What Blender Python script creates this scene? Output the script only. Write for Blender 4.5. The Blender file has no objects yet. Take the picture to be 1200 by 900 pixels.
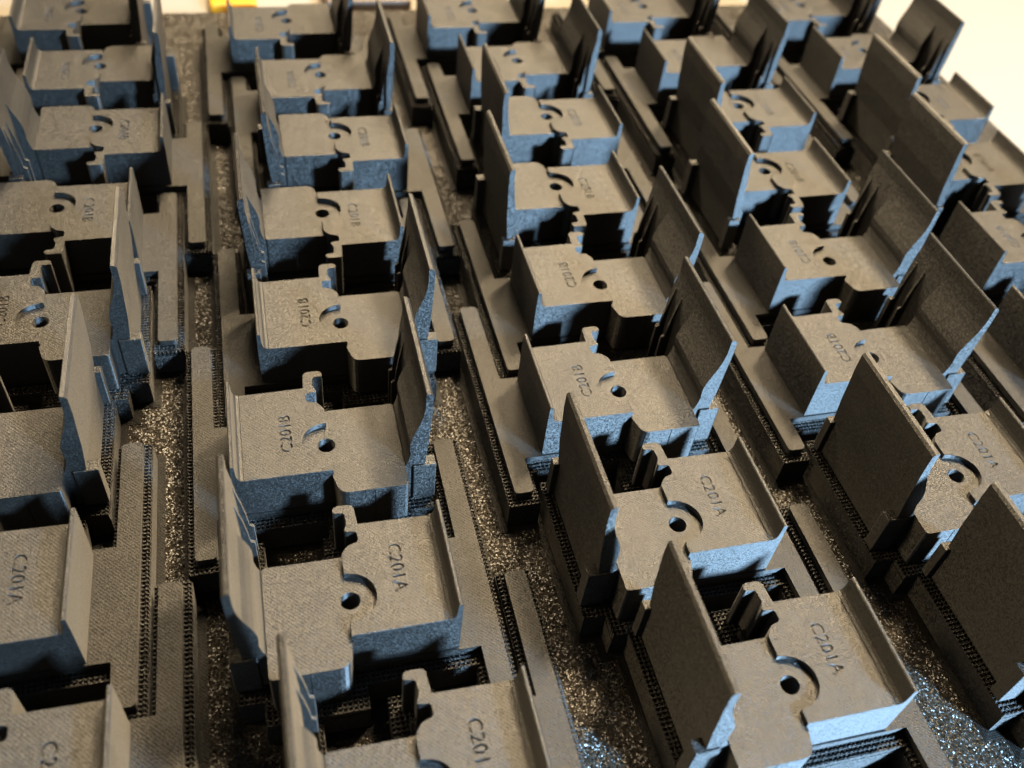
import bpy, bmesh, math, random
from mathutils import Vector, Matrix

random.seed(7)
S = 0.001                      # modelling units are millimetres
sc = bpy.context.scene
COL = sc.collection

# ------------------------------------------------------------------ camera
cam_d = bpy.data.cameras.new("camera")
cam_d.sensor_width = 36.0
cam_d.sensor_fit = 'HORIZONTAL'
cam_d.lens = 32.97
cam_d.clip_start = 0.01
cam_d.clip_end = 20.0
cam = bpy.data.objects.new("camera", cam_d)
COL.objects.link(cam)
cam.rotation_mode = 'XYZ'
cam.location = (-105.54 * S, -192.98 * S, 218.79 * S)
cam.rotation_euler = (0.764393, -0.096249, -0.239869)
cam_d.dof.use_dof = True
cam_d.dof.focus_distance = 285 * S
cam_d.dof.aperture_fstop = 11.0
sc.camera = cam

# ------------------------------------------------------------------ world, lamps, exposure
w = bpy.data.worlds.new("World")
sc.world = w
w.use_nodes = True
bgn = w.node_tree.nodes["Background"]
bgn.inputs[0].default_value = (0.9, 0.78, 0.6, 1)
bgn.inputs[1].default_value = 0.065


def lamp(name, direction, dist, size, power, color, target=(0, 30, 0)):
    d = bpy.data.lights.new(name, 'AREA')
    d.shape = 'DISK'
    d.size = size * S
    d.energy = power
    d.color = color
    o = bpy.data.objects.new(name, d)
    v = Vector(direction).normalized()
    o.location = (Vector(target) + v * dist) * S
    o.rotation_euler = v.to_track_quat('Z', 'Y').to_euler()
    COL.objects.link(o)
    return o


lamp("warm_room_lamp", (0.10, 0.66, 0.72), 1400, 480, 26, (1.0, 0.77, 0.48))
lamp("warm_ceiling_lamp", (0.38, 0.38, 0.84), 1500, 220, 42, (1.0, 0.76, 0.46), (20, -20, 0))
lamp("warm_left_fill", (-0.78, 0.10, 0.60), 1400, 300, 5.5, (1.0, 0.74, 0.42))  # added fill without a known source, lifts the left-facing outer walls
lamp("cool_desk_lamp", (0.50, -0.76, 0.48), 1300, 150, 84, (0.43, 0.70, 1.0))

sc.view_settings.view_transform = 'Standard'
sc.view_settings.look = 'None'
sc.view_settings.exposure = 0.22
sc.view_settings.gamma = 1.0
sc.cycles.max_bounces = 5
sc.cycles.use_denoising = True


# ------------------------------------------------------------------ materials
def nodes_of(name):
    m = bpy.data.materials.new(name)
    m.use_nodes = True
    nt = m.node_tree
    return m, nt, nt.nodes["Principled BSDF"]


def N(nt, kind, **kw):
    n = nt.nodes.new(kind)
    for k, v in kw.items():
        setattr(n, k, v)
    return n


def lk(nt, a, b):
    nt.links.new(a, b)


def math_node(nt, op, a, b=None):
    n = N(nt, "ShaderNodeMath", operation=op)
    for i, x in enumerate((a, b)):
        if x is None:
            continue
        if isinstance(x, (int, float)):
            n.inputs[i].default_value = x
        else:
            lk(nt, x, n.inputs[i])
    return n.outputs[0]


def noise(nt, vec, scale, detail=2.0, rough=0.5):
    n = N(nt, "ShaderNodeTexNoise")
    n.inputs["Scale"].default_value = scale
    n.inputs["Detail"].default_value = detail
    n.inputs["Roughness"].default_value = rough
    lk(nt, vec, n.inputs["Vector"])
    return n.outputs["Fac"]


def flakes(nt, vec, normal, scale, tilt):
    """small grains, each tipped its own way"""
    vo = N(nt, "ShaderNodeTexVoronoi", feature='F1')
    vo.inputs["Scale"].default_value = scale
    lk(nt, vec, vo.inputs["Vector"])
    a = N(nt, "ShaderNodeVectorMath", operation='SUBTRACT')
    lk(nt, vo.outputs["Color"], a.inputs[0])
    a.inputs[1].default_value = (.5, .5, .5)
    b = N(nt, "ShaderNodeVectorMath", operation='SCALE')
    b.inputs["Scale"].default_value = tilt
    lk(nt, a.outputs[0], b.inputs[0])
    c = N(nt, "ShaderNodeVectorMath", operation='ADD')
    lk(nt, normal, c.inputs[0])
    lk(nt, b.outputs[0], c.inputs[1])
    d = N(nt, "ShaderNodeVectorMath", operation='NORMALIZE')
    lk(nt, c.outputs[0], d.inputs[0])
    return d.outputs[0]


def plastic(name, base, rough_top, rough_side, aniso=0.95, grain=1.0, spec=0.8, raster=1.0, flake_scale=3.0, flake_tilt=0.34):
    """Printed black plastic: raster lines on the horizontal faces, stacked layer
    ridges on the upright ones (an anisotropic gloss whose ridges run sideways)."""
    m, nt, p = nodes_of(name)
    tc = N(nt, "ShaderNodeTexCoord")
    mp = N(nt, "ShaderNodeMapping")
    mp.inputs["Scale"].default_value = (1 / S, 1 / S, 1 / S)       # back to millimetres
    lk(nt, tc.outputs["Object"], mp.inputs["Vector"])
    oi = N(nt, "ShaderNodeObjectInfo")                              # every piece gets its own stretch of grain
    rnd = oi.outputs["Random"]
    off = N(nt, "ShaderNodeVectorMath", operation='ADD')
    shift = N(nt, "ShaderNodeCombineXYZ")
    lk(nt, math_node(nt, 'MULTIPLY', rnd, 731.0), shift.inputs[0])
    lk(nt, math_node(nt, 'MULTIPLY', rnd, 377.0), shift.inputs[1])
    lk(nt, mp.outputs["Vector"], off.inputs[0])
    lk(nt, shift.outputs[0], off.inputs[1])
    v = off.outputs[0]
    geo = N(nt, "ShaderNodeNewGeometry")
    sep = N(nt, "ShaderNodeSeparateXYZ")
    lk(nt, geo.outputs["True Normal"], sep.inputs[0])
    up = math_node(nt, 'ABSOLUTE', sep.outputs["Z"])
    side = N(nt, "ShaderNodeMapRange")
    side.inputs["From Min"].default_value = 0.85
    side.inputs["From Max"].default_value = 0.3
    lk(nt, up, side.inputs["Value"])
    sf = side.outputs["Result"]
    # colour
    n1 = noise(nt, v, 0.12, 3)
    n2 = noise(nt, v, 2.6, 2)
    cr = N(nt, "ShaderNodeValToRGB")
    cr.color_ramp.elements[0].position = 0.3
    cr.color_ramp.elements[1].position = 0.75
    cr.color_ramp.elements[0].color = (base[0] * .72, base[1] * .70, base[2] * .66, 1)
    cr.color_ramp.elements[1].color = (base[0] * 1.35, base[1] * 1.3, base[2] * 1.22, 1)
    lk(nt, math_node(nt, 'ADD', math_node(nt, 'MULTIPLY', n1, 0.5), math_node(nt, 'MULTIPLY', n2, 0.5)), cr.inputs[0])
    lk(nt, cr.outputs[0], p.inputs["Base Color"])
    # roughness
    n3 = noise(nt, v, 5.0, 2)
    r0 = N(nt, "ShaderNodeMapRange")
    r0.inputs["To Min"].default_value = rough_top
    r0.inputs["To Max"].default_value = rough_side
    lk(nt, sf, r0.inputs["Value"])
    r1 = math_node(nt, 'ADD', r0.outputs[0], math_node(nt, 'MULTIPLY', math_node(nt, 'SUBTRACT', n3, 0.5), 0.28))
    patch = math_node(nt, 'MULTIPLY', math_node(nt, 'SUBTRACT', noise(nt, v, 0.055, 2), 0.5), 0.30)
    own = math_node(nt, 'MULTIPLY', math_node(nt, 'SUBTRACT', rnd, 0.5), 0.07)
    lk(nt, math_node(nt, 'ADD', math_node(nt, 'ADD', r1, patch), own), p.inputs["Roughness"])
    lk(nt, math_node(nt, 'MULTIPLY', sf, aniso), p.inputs["Anisotropic"])
    tg = N(nt, "ShaderNodeCombineXYZ")
    tg.inputs[2].default_value = 1.0
    tg.inputs[0].default_value = 0.001
    lk(nt, tg.outputs[0], p.inputs["Tangent"])
    p.inputs["Specular IOR Level"].default_value = spec
    # relief: diagonal raster on tops, layers on sides, fine grain on both
    wv = N(nt, "ShaderNodeTexWave", wave_type='BANDS', bands_direction='DIAGONAL')
    mp2 = N(nt, "ShaderNodeMapping")
    mp2.inputs["Scale"].default_value = (1, 1, 0)
    lk(nt, v, mp2.inputs["Vector"])
    wv.inputs["Scale"].default_value = 0.55
    wv.inputs["Distortion"].default_value = 0.6
    wv.inputs["Detail Scale"].default_value = 1.5
    lk(nt, mp2.outputs[0], wv.inputs["Vector"])
    wz = N(nt, "ShaderNodeTexWave", wave_type='BANDS', bands_direction='Z')
    wz.inputs["Scale"].default_value = 0.75
    wz.inputs["Distortion"].default_value = 0.2
    lk(nt, v, wz.inputs["Vector"])
    one = math_node(nt, 'SUBTRACT', 1.0, sf)
    h1 = math_node(nt, 'MULTIPLY', math_node(nt, 'MULTIPLY', wv.outputs["Fac"], one), 0.035 * raster)
    h2 = math_node(nt, 'MULTIPLY', math_node(nt, 'MULTIPLY', wz.outputs["Fac"], sf), 0.03)
    g = noise(nt, v, 3.0, 3, 0.65)
    h3 = math_node(nt, 'MULTIPLY', math_node(nt, 'MULTIPLY', g, 0.20 * grain), math_node(nt, 'SUBTRACT', 1.0, math_node(nt, 'MULTIPLY', sf, 0.7)))
    hs = math_node(nt, 'ADD', math_node(nt, 'ADD', h1, h2), h3)
    bp = N(nt, "ShaderNodeBump")
    bp.inputs["Strength"].default_value = 1.0
    bp.inputs["Distance"].default_value = 1.0 * S
    lk(nt, hs, bp.inputs["Height"])
    fl = flakes(nt, v, bp.outputs[0], flake_scale, flake_tilt)
    lk(nt, fl, p.inputs["Normal"])
    return m


M_PART = plastic("black_printed_plastic", (0.010, 0.0095, 0.009), 0.37, 0.62)
M_BASE = plastic("black_base_plastic", (0.010, 0.0095, 0.009), 0.45, 0.62, spec=0.55)
M_SUP = plastic("black_support_plastic", (0.010, 0.009, 0.008), 0.36, 0.62, grain=1.3, flake_tilt=0.7, spec=0.6)
M_RAFT = plastic("black_raft_plastic", (0.008, 0.0075, 0.007), 0.50, 0.62, grain=0.6, raster=0.8, spec=0.22)


def glitter():
    m, nt, p = nodes_of("glossy_textured_print_sheet")
    tc = N(nt, "ShaderNodeTexCoord")
    mp = N(nt, "ShaderNodeMapping")
    mp.inputs["Scale"].default_value = (1 / S, 1 / S, 1 / S)
    lk(nt, tc.outputs["Object"], mp.inputs["Vector"])
    v = mp.outputs["Vector"]
    n = noise(nt, v, 0.9, 3, 0.6)
    bp = N(nt, "ShaderNodeBump")
    bp.inputs["Strength"].default_value = 1.0
    bp.inputs["Distance"].default_value = 0.35 * S
    lk(nt, n, bp.inputs["Height"])
    lk(nt, flakes(nt, v, bp.outputs[0], 2.2, 1.3), p.inputs["Normal"])
    p.inputs["Base Color"].default_value = (0.024, 0.020, 0.015, 1)
    p.inputs["Roughness"].default_value = 0.30
    p.inputs["Specular IOR Level"].default_value = 0.65
    return m


M_SHEET = glitter()


def simple(name, color, rough=0.6, var=0.12, scale=0.02):
    m, nt, p = nodes_of(name)
    tc = N(nt, "ShaderNodeTexCoord")
    mp = N(nt, "ShaderNodeMapping")
    mp.inputs["Scale"].default_value = (1 / S, 1 / S, 1 / S)
    lk(nt, tc.outputs["Object"], mp.inputs["Vector"])
    f = noise(nt, mp.outputs[0], scale, 4)
    cr = N(nt, "ShaderNodeValToRGB")
    cr.color_ramp.elements[0].color = tuple(c * (1 - var) for c in color) + (1,)
    cr.color_ramp.elements[1].color = tuple(min(1, c * (1 + var)) for c in color) + (1,)
    lk(nt, f, cr.inputs[0])
    lk(nt, cr.outputs[0], p.inputs["Base Color"])
    p.inputs["Roughness"].default_value = rough
    return m


# ------------------------------------------------------------------ mesh helpers (coordinates in mm)
def finish(bm, name, smooth=False):
    bmesh.ops.recalc_face_normals(bm, faces=bm.faces)
    bmesh.ops.scale(bm, vec=(S, S, S), verts=bm.verts)
    me = bpy.data.meshes.new(name)
    bm.to_mesh(me)
    bm.free()
    if smooth:
        for pl in me.polygons:
            pl.use_smooth = True
    return me


def prism(bm, pts, z0, z1, bev=0.0, segs=2):
    """upright prism over a plan outline, its top rim rounded"""
    bot = [bm.verts.new((x, y, z0)) for x, y in pts]
    top = [bm.verts.new((x, y, z1)) for x, y in pts]
    n = len(pts)
    bm.faces.new(bot[::-1])
    ft = bm.faces.new(top)
    for i in range(n):
        j = (i + 1) % n
        bm.faces.new((bot[i], bot[j], top[j], top[i]))
    if bev:
        bmesh.ops.bevel(bm, geom=list(ft.edges), offset=bev, segments=segs, affect='EDGES', profile=0.5)


def profile(bm, pts, y0, y1, bev=0.0):
    """an (x, z) outline drawn out along y"""
    a = [bm.verts.new((x, y0, z)) for x, z in pts]
    b = [bm.verts.new((x, y1, z)) for x, z in pts]
    n = len(pts)
    f0 = bm.faces.new(a)
    f1 = bm.faces.new(b[::-1])
    for i in range(n):
        j = (i + 1) % n
        bm.faces.new((a[j], a[i], b[i], b[j]))
    if bev:
        es = list(f0.edges) + list(f1.edges)
        bmesh.ops.bevel(bm, geom=es, offset=bev, segments=2, affect='EDGES', profile=0.5)


def box(bm, x0, x1, y0, y1, z0, z1, bev=0.0):
    r = bmesh.ops.create_cube(bm, size=1)
    vs = r['verts']
    bmesh.ops.scale(bm, vec=(x1 - x0, y1 - y0, z1 - z0), verts=vs)
    bmesh.ops.translate(bm, vec=((x0 + x1) / 2, (y0 + y1) / 2, (z0 + z1) / 2), verts=vs)
    if bev:
        es = {e for v in vs for e in v.link_edges}
        bmesh.ops.bevel(bm, geom=list(es), offset=bev, segments=2, affect='EDGES', profile=0.5)


def round_poly(pts, radii, seg=4):
    """round the corners of a plan outline; radii is a dict index -> radius"""
    out = []
    n = len(pts)
    for i, p in enumerate(pts):
        r = radii.get(i, 0) if isinstance(radii, dict) else radii
        if r <= 0:
            out.append(p)
            continue
        p = Vector(p)
        a = (Vector(pts[i - 1]) - p)
        b = (Vector(pts[(i + 1) % n]) - p)
        la, lb = a.length, b.length
        a.normalize(); b.normalize()
        d = min(r, la * 0.45, lb * 0.45)
        p0, p1 = p + a * d, p + b * d
        for k in range(seg + 1):
            t = k / seg
            q = p0 * (1 - t) ** 2 + p * 2 * t * (1 - t) + p1 * t * t
            out.append((q.x, q.y))
    return out


def rect_union(bm, rects, z0, z1):
    """solid over the union of axis-aligned rectangles, without inner faces"""
    xs = sorted({r[0] for r in rects} | {r[1] for r in rects})
    ys = sorted({r[2] for r in rects} | {r[3] for r in rects})
    inside = lambda x, y: any(r[0] < x < r[1] and r[2] < y < r[3] for r in rects)
    nx, ny = len(xs) - 1, len(ys) - 1
    cell = [[inside((xs[i] + xs[i + 1]) / 2, (ys[j] + ys[j + 1]) / 2) for j in range(ny)] for i in range(nx)]
    vt, vb = {}, {}

    def V(d, i, j, z):
        if (i, j) not in d:
            d[(i, j)] = bm.verts.new((xs[i], ys[j], z))
        return d[(i, j)]
    for i in range(nx):
        for j in range(ny):
            if not cell[i][j]:
                continue
            c = [(i, j), (i + 1, j), (i + 1, j + 1), (i, j + 1)]
            bm.faces.new([V(vt, *q, z1) for q in c])
            bm.faces.new([V(vb, *q, z0) for q in c][::-1])
            for (di, dj, a, b) in ((0, -1, 0, 1), (1, 0, 1, 2), (0, 1, 2, 3), (-1, 0, 3, 0)):
                ii, jj = i + di, j + dj
                if 0 <= ii < nx and 0 <= jj < ny and cell[ii][jj]:
                    continue
                A, B = c[a], c[b]
                bm.faces.new((V(vb, *A, z0), V(vb, *B, z0), V(vt, *B, z1), V(vt, *A, z1)))


def boolean(me, cutter_meshes):
    """cut solids out of a mesh (evaluated here, no operators)"""
    a = bpy.data.objects.new("blank", me)
    COL.objects.link(a)
    tmp = []
    for c in cutter_meshes:
        o = bpy.data.objects.new("cutter", c)
        COL.objects.link(o)
        tmp.append(o)
        md = a.modifiers.new("cut", 'BOOLEAN')
        md.operation = 'DIFFERENCE'
        md.solver = 'EXACT'
        md.use_self = True
        md.object = o
    dg = bpy.context.evaluated_depsgraph_get()
    dg.update()
    out = bpy.data.meshes.new_from_object(a.evaluated_get(dg), depsgraph=dg)
    for o in tmp + [a]:
        bpy.data.objects.remove(o)
    return out


def text_mesh(body, size, x, y, rot, z0, z1):
    cu = bpy.data.curves.new("letters", 'FONT')
    cu.body = body
    cu.size = size
    cu.space_character = 1.06
    cu.align_x = 'CENTER'
    cu.align_y = 'CENTER'
    cu.extrude = (z1 - z0) / 2
    cu.resolution_u = 3
    cu.offset = 0.065
    o = bpy.data.objects.new("letters", cu)
    COL.objects.link(o)
    dg = bpy.context.evaluated_depsgraph_get()
    dg.update()
    me = bpy.data.meshes.new_from_object(o.evaluated_get(dg), depsgraph=dg)
    bpy.data.objects.remove(o)
    me.transform(Matrix.Translation((x, y, (z0 + z1) / 2)) @ Matrix.Rotation(rot, 4, 'Z'))
    bm = bmesh.new()
    bm.from_mesh(me)
    bmesh.ops.remove_doubles(bm, verts=bm.verts, dist=1e-4)
    return finish(bm, "letters")


# ------------------------------------------------------------------ the bracket, two handed versions
ZF = -17.8            # underside of the bracket
STEP = 2.0
ARC = [(7.3 * math.cos(t), 7.3 * math.sin(t)) for t in [math.radians(84 + k * (276 - 84) / 18) for k in range(19)]]

TEXT_OUT = ([(-24.5, 22.4), (-4.6, 22.4), (-4.4, 29.5), (1.3, 29.6), (1.6, 27.2), (-1.6, 27.0), (-1.9, 23.3), (-0.7, 20.6),
             (-4.3, 20.2), (-4.4, 16.8), (-1.3, 16.0), (0.7, 13.4)] + ARC + [(1.0, -8.3), (1.0, -11.3), (-24.5, -11.3)])
TEXT_R = {2: 1.3, 3: 1.1, 4: .7, 5: .5, 6: .8, 7: .8, 8: .4, 9: .5, 10: .9, 11: 1.2}
PAD_OUT = [(-9, 13.9), (22, 13.9), (22, -18.5), (2.1, -18.5), (0.6, -11.0), (-9, -11.0)]
PAD_R = {1: .7, 2: .9, 3: 2.6}
SUP = [(-42.3, -32, -28, 64.6), (-33.5, 0.5, -15.9, 26), (-8, 4.5, 20, 32.5), (-2, 24.5, -22.8, 16.5), (21.5, 31, -15.9, 33.5)]


def make_meshes(mx, code):
    fx = lambda pts: [(mx * x, y) for x, y in pts][::mx]
    P = {}

    # raised half with the engraved code
    bm = bmesh.new()
    prism(bm, fx(round_poly(TEXT_OUT, TEXT_R)), ZF, 0.0, 0.22)
    me = finish(bm, "text_block")
    tx, ty, rot = (-11.4, 4.8, math.pi / 2) if mx > 0 else (13.4, 7.0, -math.pi / 2)
    P['raised_block'] = boolean(me, [text_mesh(code, 5.1, tx, ty, rot, -0.8, 1.0)])

    # lower half with the screw hole
    bm = bmesh.new()
    pts = round_poly(PAD_OUT, PAD_R)
    prism(bm, fx(pts), ZF, -STEP, 0.22)
    me = finish(bm, "pad")
    bm = bmesh.new()
    bmesh.ops.create_cone(bm, segments=36, radius1=2.65, radius2=2.65, depth=30, cap_ends=True)
    hole = finish(bm, "hole")
    bm = bmesh.new()
    box(bm, mx * 12.1 - .16, mx * 12.1 + .16, -19, -18.25, -40, -STEP - 0.3)
    slot = finish(bm, "slot")
    P['screw_pad'] = boolean(me, [hole, slot])
    # the hole also runs through the raised block's buried part
    P['raised_block'] = boolean(P['raised_block'], [hole])

    # low flange with a hollow fillet
    fl = [(-24.5, 0), (-25.3, .25), (-25.9, .9), (-26.25, 2.0), (-26.4, 3.4), (-26.5, 6.3), (-26.8, 6.6), (-27.4, 6.6), (-27.7, 6.3),
          (-27.8, 0), (-27.7, ZF), (-24.5, ZF)]
    bm = bmesh.new()
    profile(bm, [(mx * x, z) for x, z in fl], -11.3, 22.4)
    P['short_flange'] = finish(bm, "short_flange")

    # tall wall: swollen root beside the pad, thin sheet beyond it
    tw = [(22.0, ZF), (22.0, -2.6), (22.5, -1.8), (23.1, 0.0), (23.6, 3.0), (23.4, 5.2), (23.4, 7.4), (24.0, 10.0), (25.0, 12.8), (26.2, 15.8),
          (27.1, 19.0), (27.6, 22.5), (27.6, 27.7), (27.8, 28.1), (28.9, 27.8), (29.6, 27.0), (29.6, 21.0), (29.2, 14.0), (28.9, 7.0),
          (28.3, 1.0), (27.9, -3.0), (27.9, ZF)]
    tw2 = [(26.1, ZF), (26.1, 8.0), (26.5, 14.0), (27.1, 19.0), (27.6, 22.5), (27.6, 27.7), (27.8, 28.1), (28.9, 27.8), (29.6, 27.0),
           (29.6, 21.0), (29.2, 14.0), (28.9, 7.0), (28.3, 1.0), (27.9, -3.0), (27.9, ZF)]
    bm = bmesh.new()
    profile(bm, [(mx * x, z) for x, z in tw], -11.3, 13.6)
    profile(bm, [(mx * x, z) for x, z in tw2], 13.6, 30.0)
    P['tall_wall'] = finish(bm, "tall_wall")

    # two spear shaped ribs on the inner side of the thin part
    for k, y in (('a', 22.4), ('b', 27.8)):
        bm = bmesh.new()
        rb = [(27.0, 16.5), (26.6, 16.2), (25.3, 9.5), (24.5, 4.0), (24.2, -0.5), (22.9, -1.2), (22.8, ZF), (26.05, ZF), (26.05, 8.0)]
        profile(bm, [(mx * x, z) for x, z in rb], y - .45, y + .45, 0.1)
        P['rib' + k] = finish(bm, "rib")
    # feet at both ends of the wall
    for k, y0, y1, x0, x1, zt in (('a', -12.2, -8.2, 24.4, 31.3, -2.2), ('b', 28.4, 31.4, 24.9, 29.8, -3.2)):
        bm = bmesh.new()
        a, b = sorted((mx * x0, mx * x1))
        box(bm, a, b, y0, y1, ZF, zt, 0.25)
        P['wall_foot' + k] = finish(bm, "wall_foot")

    # flat base flange with its long tongue
    bo = [(-40.1, -25.4), (-33.9, -25.4), (-33.9, -11.9), (0.2, -11.9), (0.2, 23.7), (-33.9, 23.7), (-33.9, 62.2), (-40.1, 62.2)]
    bm = bmesh.new()
    prism(bm, fx(round_poly(bo, {0: 1.1, 1: 1.4, 6: 1.2, 7: 1.2})), ZF - 0.15, -15.6, 0.22)
    P['base_flange'] = finish(bm, "base_flange")

    # support block with an open lattice top
    mr = lambda r, g=0: (min(mx * r[0], mx * r[1]) - g, max(mx * r[0], mx * r[1]) + g, r[2] - g, r[3] + g)
    rects = [mr(r) for r in SUP]
    bm = bmesh.new()
    rect_union(bm, rects, -28.9, -20.6)
    pitch = 1.36
    inside = lambda x, y: any(r[0] - .01 <= x <= r[1] + .01 and r[2] - .01 <= y <= r[3] + .01 for r in rects)
    X0, X1 = min(r[0] for r in rects), max(r[1] for r in rects)
    Y0, Y1 = min(r[2] for r in rects), max(r[3] for r in rects)

    def fast_box(x0, x1, y0, y1, z0, z1):
        v = [bm.verts.new(c) for c in ((x0, y0, z0), (x1, y0, z0), (x1, y1, z0), (x0, y1, z0), (x0, y0, z1), (x1, y0, z1), (x1, y1, z1), (x0, y1, z1))]
        for f in ((4, 5, 6, 7), (0, 1, 5, 4), (1, 2, 6, 5), (2, 3, 7, 6), (3, 0, 4, 7)):
            bm.faces.new([v[i] for i in f])
    rnd = random.Random(3)
    nx, ny = int((X1 - X0) / pitch) + 1, int((Y1 - Y0) / pitch) + 1
    for j in range(ny + 1):
        y = Y0 + .25 + j * pitch
        run = None
        for i in range(nx * 4 + 5):
            x = X0 + i * pitch / 4
            ok = inside(x, y)
            if ok and run is None:
                run = x
            if (not ok) and run is not None:
                fast_box(run, x - pitch / 4, y - .24, y + .24, -20.7, -18.75 + rnd.uniform(-.12, .12))
                run = None
    for i in range(nx + 1):
        x = X0 + .25 + i * pitch
        run = None
        for j in range(ny * 4 + 5):
            y = Y0 + j * pitch / 4
            ok = inside(x, y)
            if ok and run is None:
                run = y
            if (not ok) and run is not None:
                fast_box(x - .24, x + .24, run, y - pitch / 4, -20.7, -19.05)
                run = None
    for i in range(nx + 1):
        for j in range(ny + 1):
            x, y = X0 + .25 + i * pitch, Y0 + .25 + j * pitch
            deep = mx * x > -31 and mx * x < 20 and -9 < y < 12
            if deep or not inside(x, y) or rnd.random() < .12:
                continue
            a = rnd.uniform(.26, .4)
            c = [bm.verts.new((x + dx * a, y + dy * a, -18.9)) for dx, dy in ((-1, -1), (1, -1), (1, 1), (-1, 1))]
            t = bm.verts.new((x + rnd.uniform(-.1, .1), y + rnd.uniform(-.1, .1), -18.25 + rnd.uniform(-.15, .2)))
            for q in range(4):
                bm.faces.new((c[q], c[(q + 1) % 4], t))
    P['support_lattice'] = finish(bm, "support_lattice")

    bm = bmesh.new()
    rr = [mr((r[0], r[1], r[2], r[3]), 0) for r in SUP]
    for k, (g, zt) in enumerate(((2.4, -28.75), (1.85, -28.63), (1.3, -28.51), (0.75, -28.39))):     # ringed perimeter lines
        rect_union(bm, [(r[0] - g, r[1] + g, r[2] - g, r[3] + g) for r in rr], -29.3 - .1 * k, zt)
    P['raft'] = finish(bm, "raft")
    # stray threads of plastic left standing at the rim of the support
    bm = bmesh.new()
    for k in range(5):
        r = rnd.choice(rects)
        x = rnd.choice((r[0], r[1])); y = rnd.uniform(r[2], r[3]); z = rnd.uniform(-24, -18.6)
        q = Vector((x, y, z))
        d = Vector((rnd.uniform(-1, 1), rnd.uniform(-1, 1), rnd.uniform(-.2, .8))).normalized()
        n_ = 5
        ring0 = None
        for s_ in range(n_):
            q2 = q + d * (s_ * .6)
            d = (d + Vector((rnd.uniform(-.5, .5), rnd.uniform(-.5, .5), -.25))).normalized()
            ring = [bm.verts.new(q2 + Vector((.13 * math.cos(a), .05 * math.sin(a), .13 * math.sin(a)))) for a in (0, 2.1, 4.2)]
            if ring0:
                for u in range(3):
                    bm.faces.new((ring0[u], ring0[(u + 1) % 3], ring[(u + 1) % 3], ring[u]))
            ring0 = ring
    P['stray_thread'] = finish(bm, "stray_thread")
    return P


MESH = {'B': make_meshes(1, "C201B"), 'A': make_meshes(-1, "C201A")}

PARTS = [('raised_block', 'raised_block', M_PART), ('screw_pad', 'screw_pad', M_PART), ('short_flange', 'short_flange', M_PART),
         ('tall_wall', 'tall_wall', M_PART), ('riba', 'rib', M_PART), ('ribb', 'rib', M_PART), ('wall_foota', 'wall_foot', M_PART),
         ('wall_footb', 'wall_foot', M_PART), ('base_flange', 'base_flange', M_BASE), ('support_lattice', 'support_lattice', M_SUP),
         ('raft', 'raft', M_RAFT), ('stray_thread', 'stray_thread', M_PART)]
for kind in MESH:
    for key, nm, mat in PARTS:
        me = MESH[kind][key]
        me.materials.clear()
        me.materials.append(mat)

XC = {'A': -191.64, 'B': -96.1, 'C': 0.0, 'D': 96.5, 'E': 192.88}
YC = {'A': 5.53, 'B': -7.98, 'C': 0.0, 'D': 2.13, 'E': 0.63}
XR = {1: 9.5, 2: 20.5, 3: 21.3, 4: 10.6, 5: 10.35, 6: 0.0, 7: 0.5, 8: 11.8}
YR = {1: 275.6, 2: 221.4, 3: 169.5, 4: 115.6, 5: 53.1, 6: 0.0, 7: -54.0, 8: -106.8}
KIND = {1: ('A', 1), 2: ('A', 1), 3: ('B', 1), 4: ('B', 1), 5: ('B', 0), 6: ('B', 0), 7: ('A', 0), 8: ('A', 0)}
COLNAME = {'A': 'leftmost column', 'B': 'second column from left', 'C': 'middle column', 'D': 'second column from right',
           'E': 'rightmost column'}
ROWNAME = {1: 'farthest row', 2: 'second farthest row', 3: 'third row from the far edge', 4: 'fourth row from the far edge',
           5: 'fourth row from the front', 6: 'third row from the front', 7: 'second row from the front', 8: 'frontmost row'}
idx = 0
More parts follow.
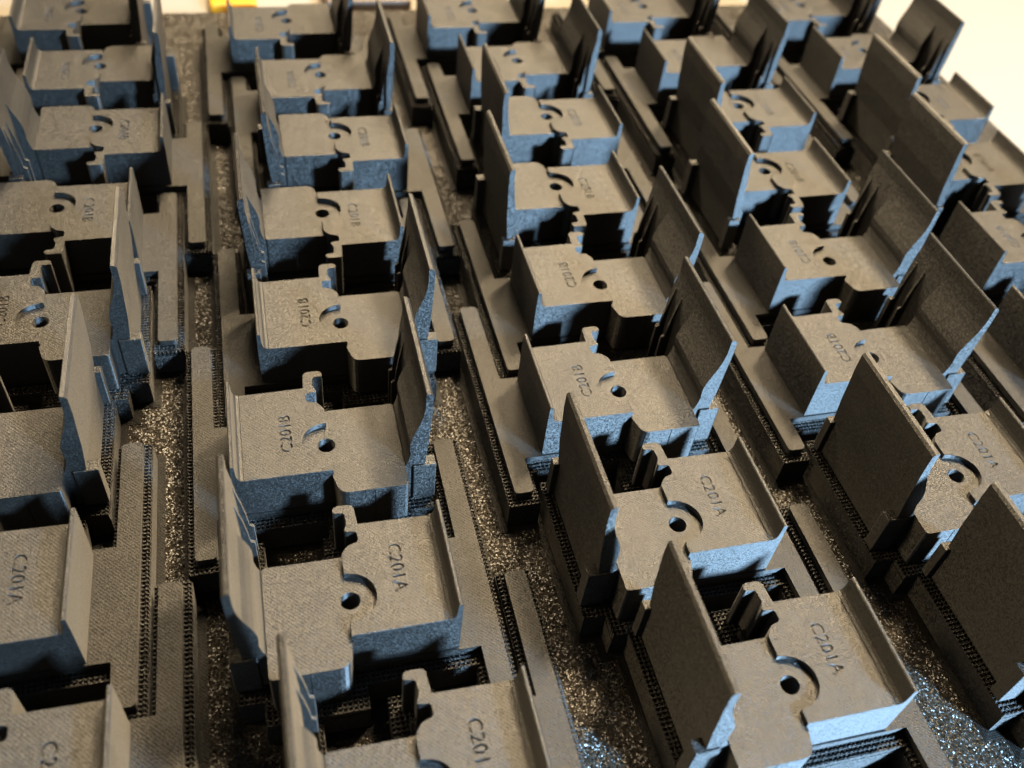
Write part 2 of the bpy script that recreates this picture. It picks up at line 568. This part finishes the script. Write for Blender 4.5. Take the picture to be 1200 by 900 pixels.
for c in 'ABCDE':
    for r in range(1, 9):
        if c == 'E' and r > 6:
            continue
        kind, turned = KIND[r]
        e = bpy.data.objects.new("printed_bracket", None)
        e.empty_display_size = 0.01
        COL.objects.link(e)
        e.location = ((XC[c] + XR[r]) * S, (YC[c] + YR[r]) * S, -0.00002 * S * idx)
        e.rotation_euler = (0, 0, math.pi if turned else 0)
        e['category'] = 'plastic bracket'
        e['group'] = 'black 3D printed brackets in rows on the print sheet'
        e['label'] = f"black bracket engraved C201{kind}, {COLNAME[c]}, {ROWNAME[r]}"
        for key, nm, mat in PARTS:
            o = bpy.data.objects.new(nm, MESH[kind][key])
            COL.objects.link(o)
            o.parent = e
            if key in ('support_lattice', 'stray_thread'):
                o['kind'] = 'stuff'
            if key in ('support_lattice', 'raft'):
                # neighbouring blocks overlap in plan: keep their flat tops off one plane
                k = (idx * 5) % 11
                o.location.z = (0.022 * k - 0.11) * S
        idx += 1

# ------------------------------------------------------------------ the print sheet, table and the things behind
bm = bmesh.new()
prism(bm, round_poly([(-330, -330), (287, -330), (287, 335), (-330, 335)], 6.0), -34.5, -29.0, 0.5)
sheet = bpy.data.objects.new("print_sheet", finish(bm, "print_sheet"))
sheet.data.materials.append(M_SHEET)
sheet['kind'] = 'structure'
COL.objects.link(sheet)

bm = bmesh.new()
bmesh.ops.create_grid(bm, x_segments=4, y_segments=4, size=2600)
bmesh.ops.translate(bm, vec=(0, 1400, -34.6), verts=bm.verts)
table = bpy.data.objects.new("tabletop", finish(bm, "tabletop"))
table.data.materials.append(simple("cream_tabletop", (0.26, 0.235, 0.195), 0.5, 0.04, 0.01))
table['kind'] = 'structure'
COL.objects.link(table)


def prop(name, label, cat, col, x, y, sx, sy, h, rz=0.0, bev=2.0):
    bm = bmesh.new()
    box(bm, -sx / 2, sx / 2, -sy / 2, sy / 2, 0, h, bev)
    o = bpy.data.objects.new(name, finish(bm, name))
    o.data.materials.append(simple(name + "_surface", col, 0.5))
    o.location = (x * S, y * S, -34.5 * S)
    o.rotation_euler.z = rz
    o['label'] = label
    o['category'] = cat
    COL.objects.link(o)
    return o


prop("yellow_box", "blurred bright yellow box behind the far edge of the print sheet", "box", (0.75, 0.36, 0.01), -112, 361, 26, 34, 6)
prop("cardboard_box", "blurred dull brown cardboard box behind the print sheet", "box", (0.10, 0.06, 0.035), -36, 372, 50, 60, 8)
